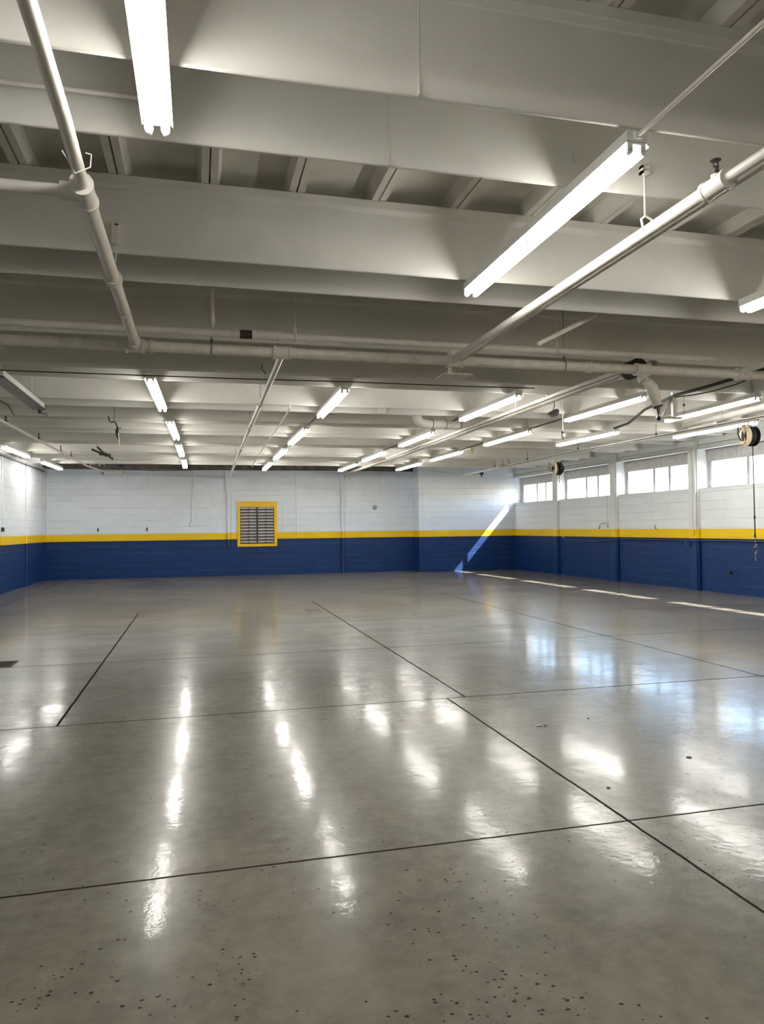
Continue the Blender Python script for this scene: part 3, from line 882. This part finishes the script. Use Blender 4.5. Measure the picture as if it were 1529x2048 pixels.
def rwpt(s, o, z):
    return RW(s, o, z)
def cond_thing(name, label, cat, s, z, mat='column'):
    return thing(name, label, cat, RW(s, -.08, z))
c1 = cond_thing('column_conduit', 'looped conduit with yellow outlet box on the near column of the window wall', 'conduit', 9.3, 1.33)
MB(None).tube([RW(9.28, -.094, 1.36), RW(9.28, -.094, 3.22), RW(9.30, -.094, 3.27), RW(9.34, -.094, 3.29), RW(9.38, -.094, 3.27), RW(9.40, -.094, 3.2), RW(9.40, -.094, 1.42)], .011, 8).build('conduit', M['column'], c1)
MB(RW).box(9.25, 9.34, -.115, -.076, 1.25, 1.37).build('outlet_box', M['column'], c1, .004)
c2 = cond_thing('column_conduit', 'thin conduit with small bracket on the second column of the window wall', 'conduit', 5.8, 1.5)
MB().tube([RW(5.72, -.02, 1.45), RW(5.72, -.02, 2.2), RW(5.80, -.07, 2.3), RW(5.85, -.094, 2.36), RW(5.98, -.094, 3.25)], .010, 8).build('conduit', M['column'], c2)
m = MB(RW).box(5.66, 5.76, -.05, -.0, 1.62, 1.64)
m.box(5.69, 5.76, -.05, 0, 1.44, 1.56)
m.build('switch_box', M['column'], c2)
MB().tube([RW(5.72, -.06, 1.575), RW(5.55, -.07, 1.57), RW(5.45, -.07, 1.52), RW(5.40, -.07, 1.45), RW(5.42, -.07, 1.40), RW(5.47, -.07, 1.47)], .008, 6).build('black_cord', M['dark'], c2)
bpipe = thing('wall_pipe', 'thin blue pipe running along the blue part of the window wall', 'pipe', RW(3.5, -.05, 1.08))
MB().tube([RW(3.45, -.03, 1.09), RW(3.6, -.03, 1.06), RW(4.9, -.03, 1.045), RW(5.6, -.03, 1.075), RW(5.85, -.085, 1.085), RW(6.15, -.095, 1.095), RW(6.35, -.04, 1.135), RW(9.0, -.03, 1.13), RW(9.1, -.09, 1.13), RW(9.45, -.095, 1.13), RW(9.6, -.03, 1.135), RW(13, -.03, 1.14)], .017, 10).build('pipe_run', M['bluepipe'], bpipe)
m = MB(RW)
m.box(9.0, 9.08, -.10, -.0, 1.02, 1.16)
m.box(9.13, 9.2, -.13, -.05, 1.0, 1.1)
m.build('valve', M['bluepipe'], bpipe)
m = MB(RW).box(5.98, 6.08, -.12, -.07, 1.05, 1.13)
m.build('junction', M['bluepipe'], bpipe)
o = MB().lathe(RW(3.36, -.03, 1.16), [(.012, -.02), (.035, -.016), (.035, .016), (.012, .02)], 'y', 14).build('hose_tap', M['steel'], None)
tag(o, 'small metal tap at the far end of the thin blue wall pipe', 'tap')
hk = thing('wall_hook', 'small hook with a black stem on the yellow stripe under the third window', 'hook', RW(7.85, -.02, 1.42))
MB(RW).box(7.82, 7.88, -.03, 0, 1.36, 1.42).build('base_plate', M['yellow'], hk)
MB().tube([RW(7.85, -.035, 1.40), RW(7.85, -.05, 1.44), RW(7.85, -.035, 1.5)], .008, 6).build('stem', M['dark'], hk)
kb = thing('wall_spigot', 'small dark knob low on the blue wall at the right edge', 'tap', RW(10.35, -.03, .45))
MB().tube([RW(10.35, 0, .46), RW(10.35, -.07, .46)], .035, 12).build('knob', M['dark'], kb)
MB(RW).box(10.31, 10.345, -.06, 0, .475, .49).build('handle', M['dark'], kb)

# ------------------------------------------------------------------ back wall parts
yb = YB
vt = thing('wall_vent', 'yellow framed louvered vent panel in the back wall', 'vent', (1.89, yb, .95))
m = MB()
m.box(1.24, 1.335, yb - .05, yb, .94, 2.42)
m.box(2.445, 2.545, yb - .05, yb, .94, 2.42)
m.box(1.335, 2.445, yb - .05, yb, 2.245, 2.42)
m.box(1.335, 2.445, yb - .05, yb, .94, 1.03)
m.box(1.22, 2.565, yb - .062, yb - .0, 2.39, 2.43)
m.build('frame', M['yellow'], vt, .004)
MB().cyl((1.36, yb - .055, 2.33), (1.36, yb - .05, 2.33), .035, 16).build('round_plate', M['reel'], vt)
MB().box(1.335, 2.445, yb - .004, yb, 1.03, 2.245).build('back_sheet', M['louver_dark'], vt)
m = MB().box(1.865, 1.915, yb - .046, yb - .004, 1.03, 2.245)
m.box(1.335, 1.352, yb - .044, yb - .004, 1.03, 2.245)
m.box(2.428, 2.445, yb - .044, yb - .004, 1.03, 2.245)
m.build('center_post', M['louver_dark'], vt)
for x0, x1 in ((1.355, 1.862), (1.918, 2.426)):
    m = MB()
    d = MB()
    n = 12
    for k in range(n):
        zb = 1.035 + k * (1.205 / n)
        s = 1.205 / n
        m.prism([(yb - .008, zb + s * .98), (yb - .012, zb + s * .98), (yb - .034, zb + s * .42), (yb - .030, zb + s * .42)], x0, x1, 'x')
        d.box(x0, x1, yb - .042, yb - .010, zb + s * .02, zb + s * .40)
        xm = (x0 + x1) / 2
        d.box(xm - .03, xm + .03, yb - .044, yb - .02, zb + s * .38, zb + s * .60)
    p = m.build('louver_panel', M['louver'], vt)
    d.build('slat_edge', M['louver_dark'], p)

def walltube(name, label, path, r, mat='pole', cat='conduit'):
    root = thing(name, label, cat, path[0])
    MB().tube(path, r, 10).build('conduit', M[mat], root)
    return root
w = walltube('wall_conduit', 'thin raised conduit looping round the yellow vent on the back wall', [(2.72, yb - .012, .76), (1.06, yb - .012, .74), (1.06, yb - .012, 2.72), (1.08, yb - .012, 2.79), (1.15, yb - .012, 2.81), (2.62, yb - .012, 2.80), (2.71, yb - .012, 2.77), (2.735, yb - .012, 2.68), (2.735, yb - .012, .80)], .013, 'pole')
w = walltube('wall_conduit', 'white conduit ending in a small outlet box, left part of the back wall', [(-.155, yb - .014, 3.45), (-.20, yb - .014, 1.72)], .022)
MB().box(-.27, -.15, yb - .06, yb, 1.63, 1.74).build('outlet_box', M['pole'], w, .004)
w = walltube('wall_conduit', 'white jointed pipe dropping beside the left edge of the vent loop', [(.88, yb - .03, 3.45), (.89, yb - .03, 2.75), (.925, yb - .03, 2.68), (.945, yb - .03, 1.2), (.95, yb - .03, 1.02)], .026)
for z0 in (2.72, 2.5, 1.85, 1.3):
    MB().cyl((.93, yb - .03, z0 - .05), (.93, yb - .03, z0 + .05), .040, 12).build('coupling', M['pole'], w)
MB().tube([(.95, yb - .03, 1.05), (.95, yb - .05, .95), (1.0, yb - .05, .93)], .022, 8).build('tap', M['pole'], w)
w = walltube('wall_conduit', 'thin white conduit right of the vent ending in the yellow stripe', [(3.19, yb - .014, 3.5), (3.21, yb - .014, 1.28)], .018)
MB().box(3.16, 3.30, yb - .02, yb, 1.50, 1.52).build('clip', M['pole'], w)
w = walltube('wall_conduit', 'conduit in the far left corner with a switch box', [(-4.55, yb - .02, 3.4), (-4.55, yb - .02, 1.33), (-4.5, yb - .02, 1.27)], .022)
MB().box(-4.62, -4.48, yb - .06, yb, 1.94, 2.06).build('switch_box', M['pole'], w, .004)
w = walltube('wall_conduit', 'dark rimmed conduit running along the top of the back wall', [(XL, yb - .05, 3.45), (-1.4, yb - .05, 3.44), (.4, yb - .05, 3.45), (XJ, yb - .05, 3.45)], .020)
MB().tube([(XL, yb - .09, 3.475), (-3, yb - .09, 3.465), (-1.2, yb - .09, 3.43), (.2, yb - .09, 3.465), (3, yb - .09, 3.475), (XJ, yb - .09, 3.475)], .012, 8).build('black_cable', M['dark'], w)
pl = thing('pipe_pole', 'floor to ceiling painted pole with a Y brace on the back wall', 'pole', (4.76, yb - .06, 0))
MB().cyl((4.76, yb - .06, .02), (4.76, yb - .06, 2.95), .040, 18).build('pole', M['pole'], pl)
for z0 in (2.5, 1.9):
    MB().cyl((4.76, yb - .06, z0 - .03), (4.76, yb - .06, z0 + .03), .050, 18).build('collar', M['pole'], pl)
m = MB()
m.tube([(4.76, yb - .07, 2.85), (4.68, yb - .07, 3.45)], .02, 8)
m.tube([(4.76, yb - .07, 2.85), (4.97, yb - .07, 3.45)], .02, 8)
m.tube([(4.76, yb - .07, 2.9), (4.79, yb - .07, 3.46)], .03, 10)
m.build('brace', M['pole'], pl)
MB().cyl((4.76, yb - .06, 0), (4.76, yb - .06, .05), .055, 18).build('foot', M['dark'], pl)
al = thing('alarm_bell', 'small wall bell on a looped wire, right of the braced pole', 'bell', (5.9, yb, 2.2))
MB().lathe((5.90, yb - .05, 2.22), [(.05, .05), (.075, .04), (.078, .01), (.05, -.01), (.02, -.016)], 'y', 20).build('gong', M['grey'], al)
MB().tube([(5.93, yb - .02, 2.30), (6.05, yb - .012, 2.38), (6.10, yb - .012, 2.5), (6.105, yb - .012, 3.45)], .010, 8).build('wire', M['pole'], al)
MB().box(5.85, 5.92, yb - .04, yb, 2.16, 2.28).build('mount', M['pole'], al)
for x, lab in ((-3.07, 'small black hook above the yellow stripe, nearer the left corner of the back wall'), (-1.6, 'small black hook above the yellow stripe, between the corner and the outlet conduit')):
    h = thing('coat_hook', lab, 'hook', (x, yb, 1.55), 'black hooks on the back wall')
    MB().box(x - .022, x + .022, yb - .012, yb, 1.50, 1.60).build('hook_plate', M['dark'], h)
    MB().tube([(x, yb - .012, 1.57), (x, yb - .05, 1.54), (x, yb - .05, 1.515), (x, yb - .03, 1.50)], .010, 6).build('hook_arm', M['dark'], h)

# projecting wall outline conduit
w = walltube('wall_conduit', 'raised painted conduit outlining the top of the projecting far corner wall', [(7.43, YJ - .012, 1.5), (7.40, YJ - .012, 3.22), (7.44, YJ - .012, 3.29), (10.5, YJ - .012, 3.33), (10.62, YJ - .012, 3.36), (10.64, YJ - .012, 3.45)], .012, 'pole')
# left wall
for y, lab, zb in ((22.05, 'painted conduit strip on the left wall nearer the far corner', .02), (19.5, 'dark edged conduit on the left wall at the picture edge', 1.2)):
    w = walltube('wall_conduit', lab, [(XL + .015, y, 3.42), (XL + .015, y, zb)], .022 if y > 20 else .016)
    if y < 20:
        MB().box(XL, XL + .06, y - .04, y + .04, 1.52, 1.62).build('switch_box', M['dark'], w)
w = walltube('wall_conduit', 'horizontal pipe along the top of the left wall', [(XL + .05, 8, 3.43), (XL + .05, 24.4, 3.43)], .024, 'pipe_dusty')
MB().tube([(XL + .03, 8, 3.36), (XL + .03, 24.4, 3.37)], .014, 8).build('black_cable', M['dark'], w)

# ------------------------------------------------------------------ floor fittings
dr = thing('floor_drain', 'dark slotted floor drain grate at the left edge of the floor', 'drain', (-2.2, 9.15, 0))
fr = MB()
fr.box(-2.42, -2.04, 8.97, 8.99, 0, .006); fr.box(-2.42, -2.04, 9.31, 9.33, 0, .006)
fr.box(-2.42, -2.40, 8.97, 9.33, 0, .006); fr.box(-2.06, -2.04, 8.97, 9.33, 0, .006)
fr.build('drain_rim', M['iron'], dr)
g = MB().box(-2.40, -2.06, 8.99, 9.31, 0, .002)
for k in range(8):
    g.box(-2.40, -2.06, 9.0 + k * .04, 9.02 + k * .04, .002, .005)
g.build('grate', M['rust'], dr)
fp = thing('floor_cover_plate', 'small dark metal cover plate set in the floor before the vent', 'plate', (2.05, 13.5, 0))
MB().box(1.92, 2.18, 13.36, 13.66, 0, .005).build('cover', M['iron'], fp, .002)
MB().box(2.03, 2.07, 13.49, 13.53, .005, .008).build('lift_slot', M['dark'], fp)
for (x, y), lab in (((2.473, 5.06), 'crumpled silvery scrap on the floor right of the long joint'),):
    o = thing('floor_debris', lab, 'scrap', (x, y, 0))
    m = MB()
    m.tube([(x - .03, y, .004), (x, y + .01, .007), (x + .02, y - .005, .004)], [.004, .007, .003], 6)
    m.build('wrapper', M['steel'], o)
    MB().tube([(x + .03, y - .01, .003), (x + .055, y + .004, .005), (x + .05, y + .02, .003)], .003, 6).build('dark_bit', M['iron'], o)
for (x, y, r), lab in (((3.058, 4.119, .018), 'dark oval crumb on the floor near the right side, closest one'), ((2.266, 3.771, .012), 'dark crumb on the floor between the long joint and the front cross joint'), ((2.935, 5.161, .010), 'tiny dark crumb on the floor beyond the silvery scrap')):
    o = MB().lathe((x, y, 0), [(r * .9, 0), (r, .003), (r * .6, .006), (r * .1, .007)], 'z', 9).build('pebble', M['iron'])
    tag(o, lab, 'pebble')

# ------------------------------------------------------------------ daylight
SUN = Vector((-1.0, .57, -1.13)).normalized()
sd = bpy.data.lights.new('sun', 'SUN')
sd.energy = 17
sd.angle = math.radians(.53)
sd.color = (1, .95, .86)
so = bpy.data.objects.new('sun', sd)
COL.objects.link(so)
so.rotation_euler = SUN.to_track_quat('-Z', 'Y').to_euler()
so.location = (16, 8, 10)
W = bpy.data.worlds.new('World')
scene.world = W
W.use_nodes = True
nt = W.node_tree
bg = nt.nodes['Background']
sky = nt.nodes.new('ShaderNodeTexSky')
sky.sky_type = 'NISHITA'
sky.sun_disc = False
sky.sun_elevation = math.asin(-SUN.z)
sky.sun_rotation = math.atan2(-SUN.x, -SUN.y)
sky.air_density = 1.0
sky.dust_density = 1.0
nt.links.new(sky.outputs[0], bg.inputs[0])
bg.inputs[1].default_value = .95
for i, (a, b) in enumerate(wins):
    pd = bpy.data.lights.new('window_portal', 'AREA')
    pd.shape = 'RECTANGLE'
    pd.size = b - a - .1
    pd.size_y = .6
    pd.cycles.is_portal = True
    po = bpy.data.objects.new('window_portal', pd)
    COL.objects.link(po)
    po.location = RW((a + b) / 2, .315, 2.635)
    po.rotation_euler = (-dN).to_track_quat('-Z', 'Z').to_euler()

# ------------------------------------------------------------------ camera
yaw, pit, rol, fpx = 0.24647142, 0.0220622, -0.01153644, 1461.17
cyw, syw, cp, sp_ = math.cos(yaw), math.sin(yaw), math.cos(pit), math.sin(pit)
F = Vector((syw * cp, cyw * cp, sp_))
R0 = Vector((cyw, -syw, 0))
U0 = R0.cross(F)
c_, s_ = math.cos(rol), math.sin(rol)
R1 = R0 * c_ + U0 * s_
U1 = U0 * c_ - R0 * s_
cd = bpy.data.cameras.new('camera')
cd.sensor_fit = 'VERTICAL'
cd.sensor_height = 36
cd.lens = fpx * 36 / 2048
cd.clip_start = .05
co = bpy.data.objects.new('camera', cd)
COL.objects.link(co)
mw = Matrix((R1, U1, -F)).transposed().to_4x4()
mw.translation = (0, 0, 1.5)
co.matrix_world = mw
scene.camera = co

vs = scene.view_settings
scene.display_settings.display_device = 'sRGB'
vs.view_transform = 'Standard'
vs.look = 'None'
vs.exposure = 1.28
vs.gamma = 1
vs.use_curve_mapping = False
cy = scene.cycles
cy.max_bounces = 10
cy.diffuse_bounces = 6
cy.glossy_bounces = 4
cy.transparent_max_bounces = 12
cy.caustics_reflective = False
cy.caustics_refractive = False
cy.sample_clamp_indirect = 6
cy.use_denoising = True
cy.use_light_tree = True
